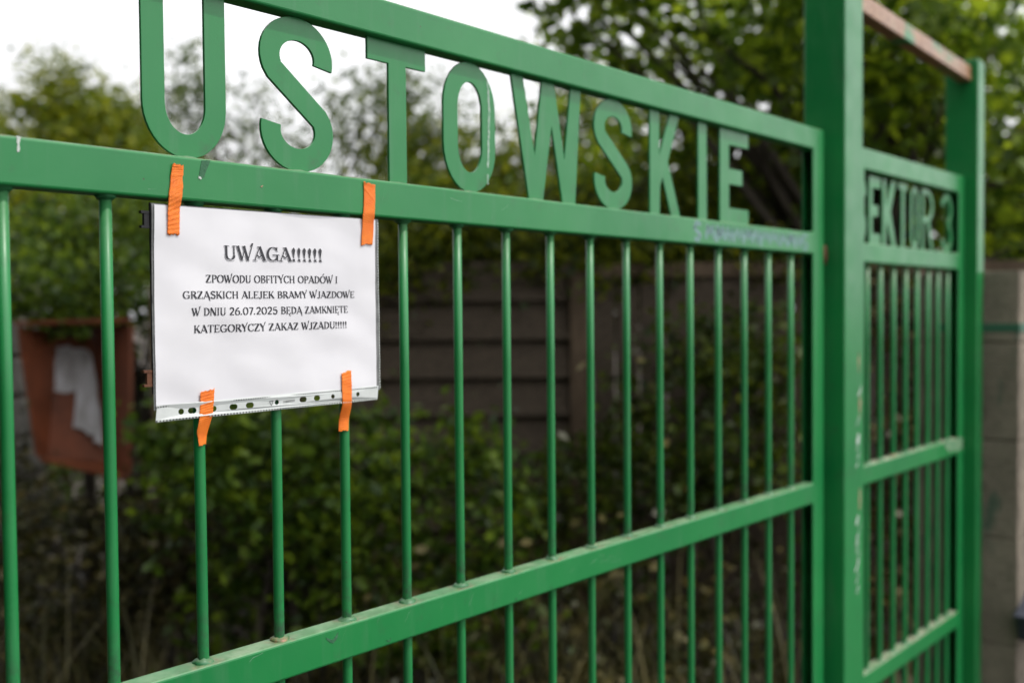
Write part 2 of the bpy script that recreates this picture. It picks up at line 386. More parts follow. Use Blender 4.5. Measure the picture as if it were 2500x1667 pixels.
for i in range(13):
    a = gx0 + i * .0363
    if i in (0, 12): pts = [(a + .022, 1.757), (a + .006, 1.759), (a, 1.749), (a + .010, 1.743), (a + .021, 1.737), (a + .014, 1.728), (a - .002, 1.731)]
    else: pts = [(a + rr.uniform(-.006, .006), 1.7265 + rr.uniform(0, .006)), (a + .010, 1.757), (a + .018, 1.733 + rr.uniform(-.003, .008)), (a + .028, 1.756), (a + .036, 1.7275)]
    scribble(pts, rr.uniform(.006, .010), -.0002 - .00002 * i, lr, VIOLET, i)
for i, (pts, wd) in enumerate([([(.6615, 1.926), (.6640, 1.905), (.6645, 1.880), (.6630, 1.850), (.6625, 1.822), (.6605, 1.800)], .0036), ([(.6630, 1.915), (.6655, 1.885), (.6640, 1.845)], .0022), ([(.6600, 1.795), (.6608, 1.778)], .0024)]):
    scribble(pts, wd, .0117 - .0001 * i, gate, SCRAPE, 60 + i, 'paint_streak', 'thin pale scrape down the letter O')
cr = fr['cross_rail']
for i, (x, z, s) in enumerate([(.365, 1.2135, .010), (.455, 1.187, .004), (.78, 1.186, .003), (.70, 1.186, .003), (1.21, 1.19, .003)]):
    patch('paint_chip', [(x - s, z), (x - s * .3, z - s * .35), (x + s * .2, z - s * .5), (x + s, z + s * .2), (x + s * .8, z - s * .55), (x + s * .1, z - s), (x - s * .5, z - s * .55)], -.00025, CHIP, cr, .0007, 20 + i)
# fine scratches in the paint of the two nearest rails
def scratches(parent, zlo, zhi, xlo, xhi, n, seed):
    rr = random.Random(seed); V, F = [], []
    for q in range(n):
        x, z = rr.uniform(xlo, xhi), rr.uniform(zlo, zhi); a = rr.uniform(-.5, .5) + rr.choice((0, 1.2)); L_ = rr.uniform(.006, .028); b0 = len(V); wd = rr.uniform(.00008, .0002)
        for k in range(6):
            u = k / 5; px = x + math.cos(a) * L_ * u + rr.uniform(-.0003, .0003); pz = min(max(z + math.sin(a) * L_ * u, zlo), zhi) + .002 * u * u
            V += [(px, -.00018 - 4e-6 * q, pz - wd * (1 - u)), (px, -.00018 - 4e-6 * q, pz + wd)]
        F += [(b0 + 2 * k, b0 + 2 * k + 2, b0 + 2 * k + 3, b0 + 2 * k + 1) for k in range(5)]
    o = link('scratches', np_mesh(V, F), SCRAPE, parent); o['kind'] = 'stuff'
scratches(cr, 1.183, 1.216, .20, .95, 16, 3)
scratches(lr, 1.725, 1.760, -.05, .75, 5, 4)
# hinge between stile and post
bm = bmesh.new(); tube_bm(bm, [(1.747, .012, 1.700), (1.747, .012, 1.742)], .0105, 14); box_bm(1.7325, 1.7605, .004, .016, 1.708, 1.733, .001, 1, bm)
link('hinge', mesh_of(bm), RUST, gate)
bm = bmesh.new(); tube_bm(bm, [(1.747, .012, .40), (1.747, .012, .445)], .0105, 14); box_bm(1.7325, 1.7605, .004, .016, .41, .435, .001, 1, bm)
link('hinge', mesh_of(bm), RUST, gate)

# ------------------------------------------------------------------ the narrow gate beside it
ped = empty('pedestrian_gate', (1.90, 0, 0), 'narrow green pedestrian gate lettered SEKTOR 3 between the two square posts', 'gate')
off = empty('x'); bpy.data.objects.remove(off)
class Shift: pass
f2 = gate_frame(1.905, 2.676, .050, [(.12, .165, 'bottom_rail'), (.680, .725, 'lower_rail'), (1.182, 1.227, 'cross_rail'), (1.711, 1.757, 'lettering_rail'), (1.930, 1.980, 'top_rail')], ped, GREEN_PED)
for i, x in enumerate((2.003, 2.085, 2.170, 2.253, 2.334, 2.416, 2.492, 2.570)):
    b = link('bar', bar_mesh(x, .15, 1.714, None, seed=40 + i), GREEN_PED, ped)
    for q, wz in enumerate(((1.227, 1), (.725, 1))): link('weld', weld_mesh(x, (wz,), 70 + i + 100 * q), WELD, b)
put_letters([('S', 1.920, 1.992, .018), ('E', 2.0115, 2.0805, .020), ('K', 2.0955, 2.180, .020), ('T', 2.200, 2.259, .018), ('O', 2.284, 2.340, .014), ('R', 2.364, 2.450, .0145), ('3', 2.515, 2.604, .017)], 1.7568, .1650, ped, GREEN_PED)
for z in (1.728, .70):
    bm = bmesh.new(); tube_bm(bm, [(2.690, -.012, z - .02), (2.690, -.012, z + .02)], .009, 12)
    link('hinge', mesh_of(bm), RUST, ped)
for o in ped.children: o.matrix_parent_inverse = Matrix.Translation((-1.90, 0, 0))
patch('dirt_crust', [(2.50, 1.226), (2.66, 1.226), (2.66, 1.190), (2.55, 1.195)], -.0003, CHALK, f2['cross_rail'], .005, 55).data.materials[0] = simple('pale_lichen', (.05, .20, .09), (.20, .30, .18), 45, .9, .5, 90, .001)

# ------------------------------------------------------------------ posts, beam, pillar
def post(x0, x1, y0, y1, h, label):
    e = empty('gate_post', ((x0 + x1) / 2, (y0 + y1) / 2, 0), label, 'post', 'square green gate posts')
    o = link('shaft', mesh_of(box_bm(x0, x1, y0, y1, 0, h, .0045, 3)), GREEN_POST, e); c = link('cap', mesh_of(box_bm(x0 + .004, x1 - .004, y0 + .004, y1 - .004, h, h + .006, .002, 1)), GREEN_POST, e)
    for k in (o, c): k.matrix_parent_inverse = Matrix.Translation((-(x0 + x1) / 2, -(y0 + y1) / 2, 0))
    return o
p1 = post(1.762, 1.860, -.035, .062, 2.46, 'thick square green post, scuffed white, between the wide and the narrow gate')
p2 = post(2.677, 2.732, -.035, .058, 2.31, 'square green post against the concrete pillar')
rr = random.Random(31)
for i, (x, z, sx, sz, mt) in enumerate([(1.838, 1.485, .007, .026, RUSTY_CHIP), (1.843, 1.385, .006, .032, RUSTY_CHIP), (1.842, 1.175, .005, .03, RUSTY_CHIP), (1.836, 1.306, .010, .022, SCRAPE)]):
    pts = [(x + sx * math.cos(a) * rr.uniform(.35, 1.1), z + sz * math.sin(a) * rr.uniform(.35, 1.1)) for a in [2 * math.pi * k / 9 for k in range(9)]]
    patch('paint_scuff', pts, -.0353 - .00003 * i, mt, p1, .002, 90 + i)
for i in range(15):
    zc = (1.31, 1.29, 1.27, 1.12, 1.105, 1.09, 1.075, 1.06, 1.04, 1.02, 1.25, 1.35, 1.41, .99, .965)[i]; xc = 1.838 + rr.uniform(-.012, .008)
    scribble([(xc - rr.uniform(.003, .012), zc - rr.uniform(.004, .016)), (xc, zc), (xc + rr.uniform(.002, .012), zc + rr.uniform(.006, .02))], rr.uniform(.003, .007), -.0357 - .00003 * i, p1, SCRAPE if i % 3 else CHALK, 120 + i, 'paint_scuff', 'white scuff on the post')
bm = box_bm(1.861, 2.676, -.016, .022, 2.286, 2.329, .003, 2)
for v in bm.verts: v.co.z -= (v.co.x - 1.86) * .043
tag(link('crossbeam', mesh_of(bm), GREEN_BEAM), 'rusty steel crossbeam with flaking paint spanning the tops of the two posts', 'beam')

pil = empty('concrete_pillar', (2.98, 0, 0), 'rough grey brown concrete block pillar with a green stripe beside the end post', 'pillar')
zs = [0, .33, .62, .93, 1.215, 1.50, 1.709]
for i in range(6):
    bm = box_bm(2.736, 3.18, -.131, .16, zs[i] + .0018, zs[i + 1] - .0015, .004, 2)
    bmesh.ops.subdivide_edges(bm, edges=[e for e in bm.edges if e.calc_length() > .08], cuts=6, use_grid_fill=True)
    for v in bm.verts: v.co += Vector((0, rng.uniform(-.0018, .0018), rng.uniform(-.0015, .0015)))
    o = link('block', mesh_of(bm), CONCRETE, pil)
bm = box_bm(2.741, 3.175, -.126, .155, .01, 1.70); link('mortar', mesh_of(bm), simple('mortar', (.09, .075, .055), (.16, .13, .10), 20, .95), pil)
bm = box_bm(2.7345, 3.182, -.1335, .10, 1.531, 1.556, .001, 1); link('painted_band', mesh_of(bm), green_paint('green_band', base=(.02, .10, .06), rough=.6), pil)
for o in pil.children: o.matrix_parent_inverse = Matrix.Translation((-2.98, 0, 0))
bm = box_bm(2.766, 2.790, .0, .02, 1.706, 1.80, .002, 1); tag(link('wooden_stake', mesh_of(bm), simple('pale_wood', (.3, .27, .22), (.45, .42, .36), 20)), 'short pale wooden stake standing on top of the concrete pillar', 'stake')
bx = empty('letter_box', (2.84, -.2, .72), 'dark blue grey metal box fixed low on the pillar front', 'box')
bm = box_bm(-.085, .13, -.05, .05, -.05, .025, .006, 2); bm.transform(Matrix.Rotation(R(-18), 4, 'Y')); link('body', mesh_of(bm), simple('dark_blue_metal', (.02, .024, .035), (.05, .055, .075), 20, .4, .1), bx)
bm = box_bm(-.09, .135, -.055, .055, .0255, .034, .003, 2); bm.transform(Matrix.Rotation(R(-18), 4, 'Y')); link('lid', mesh_of(bm), bpy.data.materials['dark_blue_metal'], bx)
bx.location = (2.785, -.186, .72)

# ------------------------------------------------------------------ the notice in its plastic sleeve
PX0, PX1, PZ0, PZ1 = .1462, .4437, 1.5055, 1.7138
def paper_y(x, z):
    u = (x - PX0) / .3; v = (z - PZ0) / .21
    y = .0034 + .0011 * math.sin(5.1 * u + 1.3 * v + .6) * math.sin(3.3 * v + 1.2 + u) + .0006 * math.sin(13 * u - 7 * v) + .0004 * math.sin(17 * v + 9 * u + 1) * math.sin(6 * u + .4)
    y += .00035 * math.sin(23 * u + 15 * v) * math.cos(11 * v - 5 * u)
    return y - .0016 * max(0, .25 - v) * 4 * .5
def sheet(x0, x1, z0, z1, dy, nx, nz, skew=0):
    V, F = [], []
    for j in range(nz + 1):
        for i in range(nx + 1):
            x = x0 + (x1 - x0) * i / nx; z = z0 + (z1 - z0) * j / nz + .0026 * (i / nx) ; x -= .0035 * (1 - j / nz) * skew
            V.append((x, paper_y(x, z) + dy, z))
    for j in range(nz):
        for i in range(nx): a = j * (nx + 1) + i; F.append((a, a + 1, a + nx + 2, a + nx + 1))
    me = np_mesh(V, F); me.polygons.foreach_set('use_smooth', [True] * len(me.polygons)); return me
pm = M('white_paper_under_film'); pm.col(pm.mix(pm.rng(pm.noise(9, 4), .3, .7), (.66, .655, .69), (.73, .725, .755))); pm.set('Roughness', .38); pm.set('Specular IOR Level', .35)
pm.set('Coat Weight', .25); pm.set('Coat Roughness', .18)
pm.bump(pm.math('ADD', pm.noise(9, 2.0, .42), pm.math('MULTIPLY', pm.noise(22, 1.5, .4, (1, 1, 1.6)), .16)), .32, .012); PAPER = pm.m
FILM = simple('clear_plastic_edge', (.09, .095, .095), (.20, .205, .205), 90, .25, .5, 160, .001, None, .6)
STRIP = simple('milky_plastic_strip', (.50, .53, .52), (.62, .65, .64), 14, .3, .3, 40, .002)
INK = M('black_print'); INK.col((.028, .028, .035)); INK.set('Roughness', .5); INK = INK.m
notice = empty('paper_notice', (.295, .004, 1.50), 'white printed paper notice UWAGA in a clear plastic sleeve taped to the gate', 'notice')
kids = []
kids.append(link('paper', sheet(PX0, PX1, PZ0, PZ1, 0, 64, 46, .4), PAPER, notice))
kids.append(link('plastic_sleeve', sheet(PX0 - .0022, PX1 + .0062, PZ0 - .004, PZ1 + .0012, .0012, 50, 36, .3), FILM, notice))
# welded seam dashes along the sleeve
bm = bmesh.new()
def dash(bm, x0, z0, x1, z1, wd, y):
    d = Vector((x1 - x0, 0, z1 - z0)).normalized(); n = Vector((-d.z, 0, d.x)) * wd / 2
    a, b = Vector((x0, paper_y(x0, z0) + y, z0)), Vector((x1, paper_y(x1, z1) + y, z1))
    bm.faces.new([bm.verts.new(a - n), bm.verts.new(b - n), bm.verts.new(b + n), bm.verts.new(a + n)])
SX0, SX1 = .1432, .4445
def strip_z(x, f): return 1.4892 + .0028 * (x - SX0) / .3 + f * .0158
n = 96
for i in range(n):
    x = SX0 + .002 + (SX1 - SX0 - .004) * i / n
    dash(bm, x, strip_z(x, 1.0) , x + .0021, strip_z(x + .002, 1.0), .0010, -.0016)
kids.append(link('weld_seam', mesh_of(bm), DARK, notice))
bm = bmesh.new()
for i in range(60):
    z = PZ0 + .001 + (PZ1 - PZ0) * i / 60
    dash(bm, PX1 + .0046, z, PX1 + .0048, z + .0021, .0011, .0002)
for i in range(78):
    x = SX0 + .002 + (SX1 - SX0 - .003) * i / 78
    dash(bm, x, strip_z(x, .08), x + .0021, strip_z(x + .002, .08), .0015, -.0014)
kids.append(link('weld_seam', mesh_of(bm), CHALK, notice))
# punched strip: a real sheet with real holes
def slot(cx, cz, rx, rz, n=18):
    if rx > rz: return arc(cx + rx - rz, cz, rz, rz, -90, 90, 8) + arc(cx - rx + rz, cz, rz, rz, 90, 270, 8)
    return arc(cx, cz, rx, rz, 0, 340, n)
holes = [(.1732, 1.4983, .0033), (.1862, 1.4984, .005), (.2118, 1.4985, .0033), (.2357, 1.4987, .0049), (.2563, 1.4990, .0051), (.2927, 1.4996, .0028), (.3289, 1.5003, .0049), (.3484, 1.5007, .0044), (.3717, 1.5010, .0026), (.3945, 1.501, .0026), (.41, 1.5012, .0027)]
outline = [(SX0, strip_z(SX0, .14)), (SX1 - .002, strip_z(SX1, .14)), (SX1, strip_z(SX1, 1.12)), (SX0 + .002, strip_z(SX0, 1.12))]
me = plate_mesh([outline] + [slot(x, z, r, min(r, .0031)) for x, z, r in holes], .0003)
for v in me.vertices: v.co.y += paper_y(v.co.x, v.co.z) - .0010
o = link('punched_strip', me, STRIP, notice); kids.append(o)
bm = bmesh.new()
for fz in (-.02, .14):
    pass
V = []; nh = 40
for i in range(nh + 1):
    x = SX0 + (SX1 - .002 - SX0) * i / nh
    for f in (0, .15): V.append((x, paper_y(x, strip_z(x, f)) - .0006, strip_z(x, f)))
kids.append(link('sleeve_hem', np_mesh(V, [(2 * i, 2 * i + 2, 2 * i + 3, 2 * i + 1) for i in range(nh)]), FILM, notice))

# ---- lettering: a small set of old-style roman capitals drawn as strokes
T_, t_ = .135, .058
def stem(x, y0=0, y1=1, w=T_, s0=1, s1=1):
    L = [([(x, y0), (x, y1)], w)]
    if s0: L.append(([(x - w / 2 - .06, y0 + .03), (x + w / 2 + .06, y0 + .03)], .055))
    if s1: L.append(([(x - w / 2 - .06, y1 - .03), (x + w / 2 + .06, y1 - .03)], .055))
    return L
def cur(p): return [(p, 'a')]
def foot(x, y): return [([(x - .11, y), (x + .11, y)], .055)]
def glyph(c):
    if c == 'A' or c == 'Ą':
        g = [([(.07, 0), (.38, 1)], t_), ([(.36, 1.0), (.68, 0)], T_), ([(.17, .42), (.36, .24), (.56, .44)], .085), ([(.22, .97), (.40, .97)], .06)] + foot(.07, .03) + foot(.68, .03)
        if c == 'Ą': g += [([(.70, 0), (.63, -.14), (.70, -.24), (.80, -.22)], .07)]
        return g, .76
    if c == 'B': return stem(.16) + cur(arc(.22, .755, .30, .225, 90, -90)) + cur(arc(.22, .27, .36, .25, 90, -90)), .66
    if c == 'C': return cur(arc(.42, .5, .32, .47, 42, 318, 22)) + [([(.66, 1.0), (.66, .70)], .06), ([(.66, .25), (.60, .12)], .06)], .74
    if c == 'D': return stem(.16) + cur(arc(.22, .5, .42, .47, 90, -90, 18)), .74
    if c in 'EĘ':
        g = stem(.16) + [([(.16, .965), (.56, .965)], .07), ([(.16, .5), (.44, .5)], .07), ([(.16, .035), (.58, .035)], .07), ([(.56, 1), (.56, .80)], .06), ([(.44, .6), (.44, .4)], .06), ([(.58, 0), (.58, .22)], .06)]
        if c == 'Ę': g += [([(.52, 0), (.45, -.14), (.52, -.24), (.62, -.22)], .07)]
        return g, .65
    if c == 'F': return stem(.16) + [([(.16, .965), (.56, .965)], .07), ([(.16, .5), (.44, .5)], .07), ([(.56, 1), (.56, .78)], .06), ([(.44, .6), (.44, .4)], .06)], .6
    if c == 'G': return cur(arc(.42, .5, .32, .47, 42, 330, 22)) + [([(.66, 1.0), (.66, .72)], .06), ([(.68, .44), (.68, .04)], .12), ([(.40, .44), (.80, .44)], .06)], .82
    if c == 'H': return stem(.16) + stem(.62, w=.14) + [([(.16, .5), (.62, .5)], .07)], .8
    if c == 'I': return stem(.17), .36
    if c == 'J': return stem(.30, .2, 1, s0=0) + cur(arc(.16, .22, .14, .24, 0, -150, 10)), .46
    if c == 'K': return stem(.16) + [([(.22, .42), (.60, 1)], t_), ([(.32, .58), (.66, 0)], T_)] + foot(.68, .03) + foot(.58, .97), .74
    if c == 'L': return stem(.16) + [([(.16, .035), (.56, .035)], .07), ([(.56, 0), (.56, .24)], .06)], .62
    if c == 'M': return stem(.10, w=.08) + [([(.12, 1), (.44, .08)], T_), ([(.44, .08), (.76, 1)], t_)] + stem(.80, w=T_), .97
    if c == 'N': return stem(.12, w=.085) + [([(.12, 1), (.64, 0)], T_)] + stem(.66, w=.085), .8
    if c in 'OÓ':
        g = cur(arc(.42, .5, .33, .47, 0, 360, 28))
        if c == 'Ó': g += [([(.40, 1.12), (.56, 1.32)], .09)]
        return g, .84
    if c == 'P': return stem(.16) + cur(arc(.22, .725, .33, .245, 90, -90)), .62
    if c == 'R': return stem(.16) + cur(arc(.22, .745, .32, .225, 90, -90)) + [([(.34, .52), (.66, 0)], T_)] + foot(.68, .03), .72
    if c == 'S': return [([*arc(.32, .745, .21, .22, 25, 200, 12), *arc(.32, .265, .22, .235, 40, -160, 14)], .115), ([(.53, 1), (.53, .76)], .055), ([(.10, .26), (.10, .0)], .055)], .62
    if c == 'T': return stem(.34, s1=0) + [([(.03, .965), (.65, .965)], .07), ([(.05, 1), (.05, .78)], .06), ([(.63, 1), (.63, .78)], .06)], .68
    if c == 'U': return stem(.16, .3, 1, s0=0) + cur(arc(.38, .31, .22, .28, 180, 360, 14)) + stem(.60, .3, 1, w=.08, s0=0), .76
    if c == 'W': return [([(.06, 1), (.30, 0)], T_), ([(.30, 0), (.48, .82)], t_), ([(.42, 1), (.66, 0)], T_), ([(.66, 0), (.96, 1.22)], t_), ([(.93, 1.2), (.84, 1.02)], .07)] + foot(.06, .97) + foot(.42, .97), 1.0
    if c == 'Y': return stem(.34, 0, .46, s1=0) + [([(.06, 1), (.34, .44)], T_), ([(.34, .44), (.66, 1.2)], t_), ([(.64, 1.18), (.55, 1.02)], .07)] + foot(.06, .97), .66
    if c == 'Z': return [([(.07, .965), (.56, .965)], .07), ([(.54, .96), (.10, .04)], .16), ([(.08, .035), (.60, .035)], .07), ([(.08, 1), (.08, .78)], .06), ([(.60, 0), (.60, .24)], .06)], .68
    if c == '0': return cur(arc(.36, .5, .27, .47, 0, 360, 26)), .72
    if c == '2': return [([*arc(.33, .72, .22, .25, 165, -35, 14), (.12, .06)], .12), ([(.08, .05), (.58, .05)], .10)], .68
    if c == '5': return [([(.16, .96), (.54, .96)], .09), ([(.16, .96), (.13, .55)], .08), ([*arc(.30, .33, .25, .29, 125, -150, 16)], .12)], .68
    if c == '6': return cur(arc(.35, .30, .25, .28, 0, 360, 22)) + [([(.54, .95), (.32, .86), (.15, .6), (.11, .32)], .12)], .70
    if c == '7': return [([(.08, .95), (.58, .95)], .10), ([(.56, .95), (.24, 0)], .13)], .64
    if c == '.': return [([(.10, .02), (.10, .17)], .15)], .30
    if c == '!': return [([(.13, 1.0), (.13, .84), (.13, .26)], (.06, .22, .04)), ([(.13, .02), (.13, .16)], .15)], .335
    return [], .34
def text_mesh(s, xl, xr, zl, zr, cap, y, grow=0, dx=0, dz=0, flip=False):
    total = sum(glyph(c)[1] for c in s); sx = (xr - xl) / total; V, F = [], []; pen = 0; idx = 0
    for c in s:
        g, adv = glyph(c)
        for pts, wd in g:
            n = len(pts); yy = y - 1e-5 * (idx % 9); idx += 1
            for i, p in enumerate(pts):
                a = pts[max(i - 1, 0)]; b = pts[min(i + 1, n - 1)]
                ddx, ddz = (b[0] - a[0]) * sx, (b[1] - a[1]) * cap; ln = math.hypot(ddx, ddz) or 1; ddx /= ln; ddz /= ln
                if wd == 'a': ww = t_ + (T_ - t_) * abs(ddz) ** 1.5
                elif isinstance(wd, tuple): ww = wd[i]
                else: ww = wd
                ww = (ww + grow) * (sx * abs(ddz) + cap * abs(ddx)) / 2
                for sg in (1, -1):
                    x = xl + (pen + p[0] + dx) * sx - sg * ddz * ww; f = (x - xl) / (xr - xl)
                    z = zl + (zr - zl) * f + (p[1] + dz) * cap + sg * ddx * ww
                    if flip: x2, z2 = xl + xr - x, 2 * zl + cap - z
                    else: x2, z2 = x, z
                    V.append((x2, paper_y(x2, z2) + yy, z2))
            base = len(V) - 2 * n
            F += [(base + 2 * i, base + 2 * i + 1, base + 2 * i + 3, base + 2 * i + 2) for i in range(n - 1)]
        pen += adv
    return np_mesh(V, F)
for s, xl, xr, zl, zr, cap in [('ZPOWODU OBFITYCH OPADÓW I', .2045, .3838, 1.6345, 1.6366, .0084), ('GRZĄSKICH ALEJEK BRAMY WJAZDOWE', .1765, .4102, 1.6171, 1.6193, .0080),
                              ('W DNIU 26.07.2025 BĘDĄ ZAMKNIĘTE', .1872, .4000, 1.5990, 1.6012, .0083), ('KATEGORYCZY ZAKAZ WJZADU!!!!!', .1895, .3980, 1.5806, 1.5826, .0083)]:
    o = link('lettering', text_mesh(s, xl, xr, zl, zr, cap, -.0004), INK, notice); o['label'] = 'printed line ' + s; kids.append(o)
s, xl, xr, zl, zr, cap = 'UWAGA!!!!!!', .2262, .3625, 1.6597, 1.6616, .0157
hd = link('heading', text_mesh(s, xl, xr, zl, zr, cap, -.0009, -.012), INK, notice); hd['label'] = 'printed heading UWAGA!!!!!!'; kids.append(hd)
k1 = link('letter_gap', text_mesh(s, xl, xr, zl, zr, cap, -.00065, .05, .022, -.014), PAPER, hd)
INK2 = M('grey_print'); INK2.col((.16, .16, .19)); INK2 = INK2.m
k2 = link('letter_shadow', text_mesh(s, xl, xr, zl, zr, cap, -.0004, -.01, .06, -.036), INK2, hd)
o = link('strip_print', text_mesh('DURABLE', .3008, .3170, 1.4990, 1.4998, .0024, -.0018, flip=True), DARK, notice); kids.append(o)
bm = bmesh.new()
for a, b in (((.2822, 1.5012), (.2872, 1.5014)), ((.2872, 1.5014), (.2847, 1.4962)), ((.2847, 1.4962), (.2822, 1.5012))): dash(bm, *a, *b, .0006, -.0018)
kids.append(link('recycling_mark', mesh_of(bm), DARK, notice))
for o in kids: o.matrix_parent_inverse = Matrix.Translation((-.295, -.004, -1.50))

# rigid plate behind the sleeve with its clips
pl = empty('sign_plate', (.295, .007, 1.6), 'thin dark edged backing plate hidden behind the white notice', 'plate')
PLATE = simple('grey_plate', (.20, .20, .22), (.36, .36, .38), 30, .4, .2, 80, .0006)
a = link('panel', mesh_of(box_bm(.1448, .440, .0064, .0078, 1.5190, 1.7155, .0004, 1)), PLATE, pl)
b = link('edge_trim', mesh_of(box_bm(.1432, .1446, .0054, .0084, 1.5185, 1.7158, .0004, 1)), DARK, pl); ks = [a, b]
for z0, z1, mt in ((1.690, 1.7065, DARK), (1.527, 1.543, RUST)):
    bm = box_bm(.1370, .1425, .006, .010, z0, z1); box_bm(.1335, .1425, .0055, .0105, z1 - .0022, z1 + .0006, 0, 1, bm); box_bm(.1335, .1425, .0055, .0105, z0 - .0006, z0 + .0020, 0, 1, bm)
    ks.append(link('clip', mesh_of(bm), mt, pl))
for o in ks: o.matrix_parent_inverse = Matrix.Translation((-.295, -.007, -1.6))

# ------------------------------------------------------------------ four strips of orange cloth tape
tm = M('orange_cloth_tape'); wv = tm.n('TexWave'); wv.inputs['Scale'].default_value = 420; wv.bands_direction = 'Z'; wv2 = tm.n('TexWave'); wv2.inputs['Scale'].default_value = 420; wv2.bands_direction = 'X'
tm.l(tm.c, wv.inputs['Vector']); tm.l(tm.c, wv2.inputs['Vector'])
tm.col(tm.mix(tm.rng(tm.noise(60, 5), .3, .7), (.86, .16, .004), (.98, .24, .012))); tm.set('Roughness', .48)
tm.bump(tm.math('ADD', tm.math('ADD', wv.outputs['Fac'], wv2.outputs['Fac']), tm.math('MULTIPLY', tm.noise(160, 4, .6, (1, 1, 3)), 2.2)), .42, .0008); TAPE = tm.m
def tape(L, Rr, prof, label, seed):
    rr = random.Random(seed); n = 110; V, F = [], []
    def along(P, f):
        f *= len(P) - 1; i = min(int(f), len(P) - 2); u = f - i; return (P[i][0] * (1 - u) + P[i + 1][0] * u, P[i][1] * (1 - u) + P[i + 1][1] * u)
    m = 10; end0 = [rr.uniform(-.0011, .0011) for _ in range(m + 1)]; end1 = [rr.uniform(-.0011, .0011) for _ in range(m + 1)]
    for i in range(n + 1):
        f = i / n; a, b = along(L, f), along(Rr, f); jl, jr = rr.uniform(-.00025, .00025), rr.uniform(-.0002, .0002)
        for k in range(m + 1):
            u = k / m; x = (a[0] + jl) * (1 - u) + (b[0] + jr) * u; z = a[1] * (1 - u) + b[1] * u
            if i == 0: z += end0[k]
            if i == n: z += end1[k]
            y = prof(x, z) - .0008 * max(0, math.sin(9 * f + 3 * u + seed)) * (1 - u) * (seed != 4) - .0005 * max(0, math.sin(38 * f - 2.5 * u * math.sin(9 * f) + seed)) * max(0, 1 - 2.2 * f) - .00022 * math.sin(150 * f + .8 * u + 2 * math.sin(11 * f + seed)) * (.5 + .5 * math.sin(7 * f + 2 * seed))
            V.append((x, y, z))
    F = [(q, q + 1, q + m + 2, q + m + 1) for i in range(n) for q in range(i * (m + 1), i * (m + 1) + m)]
    F2 = [(q, q + m + 1, q + m + 2, q + 1) for i in range(n) for q in range(i * (m + 1), i * (m + 1) + m)]
    me = np_mesh(V, F2); me.polygons.foreach_set('use_smooth', [True] * len(me.polygons))
    o = link('tape_strip', me, TAPE); tag(o, label, 'tape', 'orange tape strips holding the notice')
    md = o.modifiers.new('thickness', 'SOLIDIFY'); md.thickness = .0003; md.offset = 0
def prof_top(x, z):
    f = min(1, max(0, (1.7235 - z) / .012)); return -.0010 * (1 - f) + (paper_y(x, z) - .0013) * f
def prof_bot(x, z, bx):
    f = min(1, max(0, (1.497 - z) / .030)); f = f * f * (3 - 2 * f); d = (x - bx + .004) / .008; yb = .0067 + .0012 * d * d
    return (paper_y(x, z) - .0017) * (1 - f) + yb * f
tape([(.1655, 1.7570), (.1632, 1.7440), (.1628, 1.7350), (.1610, 1.7250), (.1603, 1.7050), (.1600, 1.6836)], [(.1782, 1.7565), (.1780, 1.7470), (.1768, 1.7440), (.1775, 1.7360), (.1748, 1.7100), (.1738, 1.6842)], prof_top, 'long wavy orange tape strip below the letter U, top left of notice', 1)
tape([(.4223, 1.7612), (.4228, 1.7520), (.4225, 1.7330), (.4205, 1.7200), (.4212, 1.7060), (.4200, 1.6838)], [(.4409, 1.7592), (.4408, 1.7400), (.4400, 1.7250), (.4396, 1.7130), (.4397, 1.7050), (.4382, 1.6862)], prof_top, 'orange tape strip on the top right corner of the notice', 2)
tape([(.1955, 1.5175), (.1950, 1.5020), (.1938, 1.4880), (.1922, 1.4756), (.1940, 1.4690), (.1955, 1.4590)], [(.2126, 1.5199), (.2112, 1.5050), (.2098, 1.4900), (.2082, 1.4800), (.2062, 1.4700), (.2048, 1.4608)], lambda x, z: prof_bot(x, z, .2), 'torn slanting orange tape strip at the lower left edge of the notice', 3)
tape([(.3853, 1.5285), (.3850, 1.5100), (.3850, 1.4980), (.3860, 1.4850), (.3866, 1.4700), (.3860, 1.4575)], [(.4001, 1.5312), (.3998, 1.5100), (.3996, 1.4950), (.4010, 1.4800), (.4012, 1.4700), (.4004, 1.4570)], lambda x, z: prof_bot(x, z, .4), 'straight orange tape strip with frayed edge at the lower right of the notice', 4)

# ------------------------------------------------------------------ red wooden notice box
rb = empty('notice_box', ground_at(-1.94, 4.5), 'open rust red wooden notice box with torn white papers, left behind the bars', 'notice box', rz=-YAW)
REDW = simple('rust_red_paint', (.10, .028, .010), (.215, .058, .021), 7, .6, .4, 40, .003)
def slab(pts, th, nrm):
    bm = bmesh.new(); n = Vector(nrm) * th; a = [bm.verts.new(Vector(p)) for p in pts]; b = [bm.verts.new(Vector(p) + n) for p in pts]; k = len(pts)
    bm.faces.new(a); bm.faces.new(b[::-1])
    for i in range(k): bm.faces.new((a[i], b[i], b[(i + 1) % k], a[(i + 1) % k]))
    bmesh.ops.recalc_face_normals(bm, faces=bm.faces[:]); return mesh_of(bm)
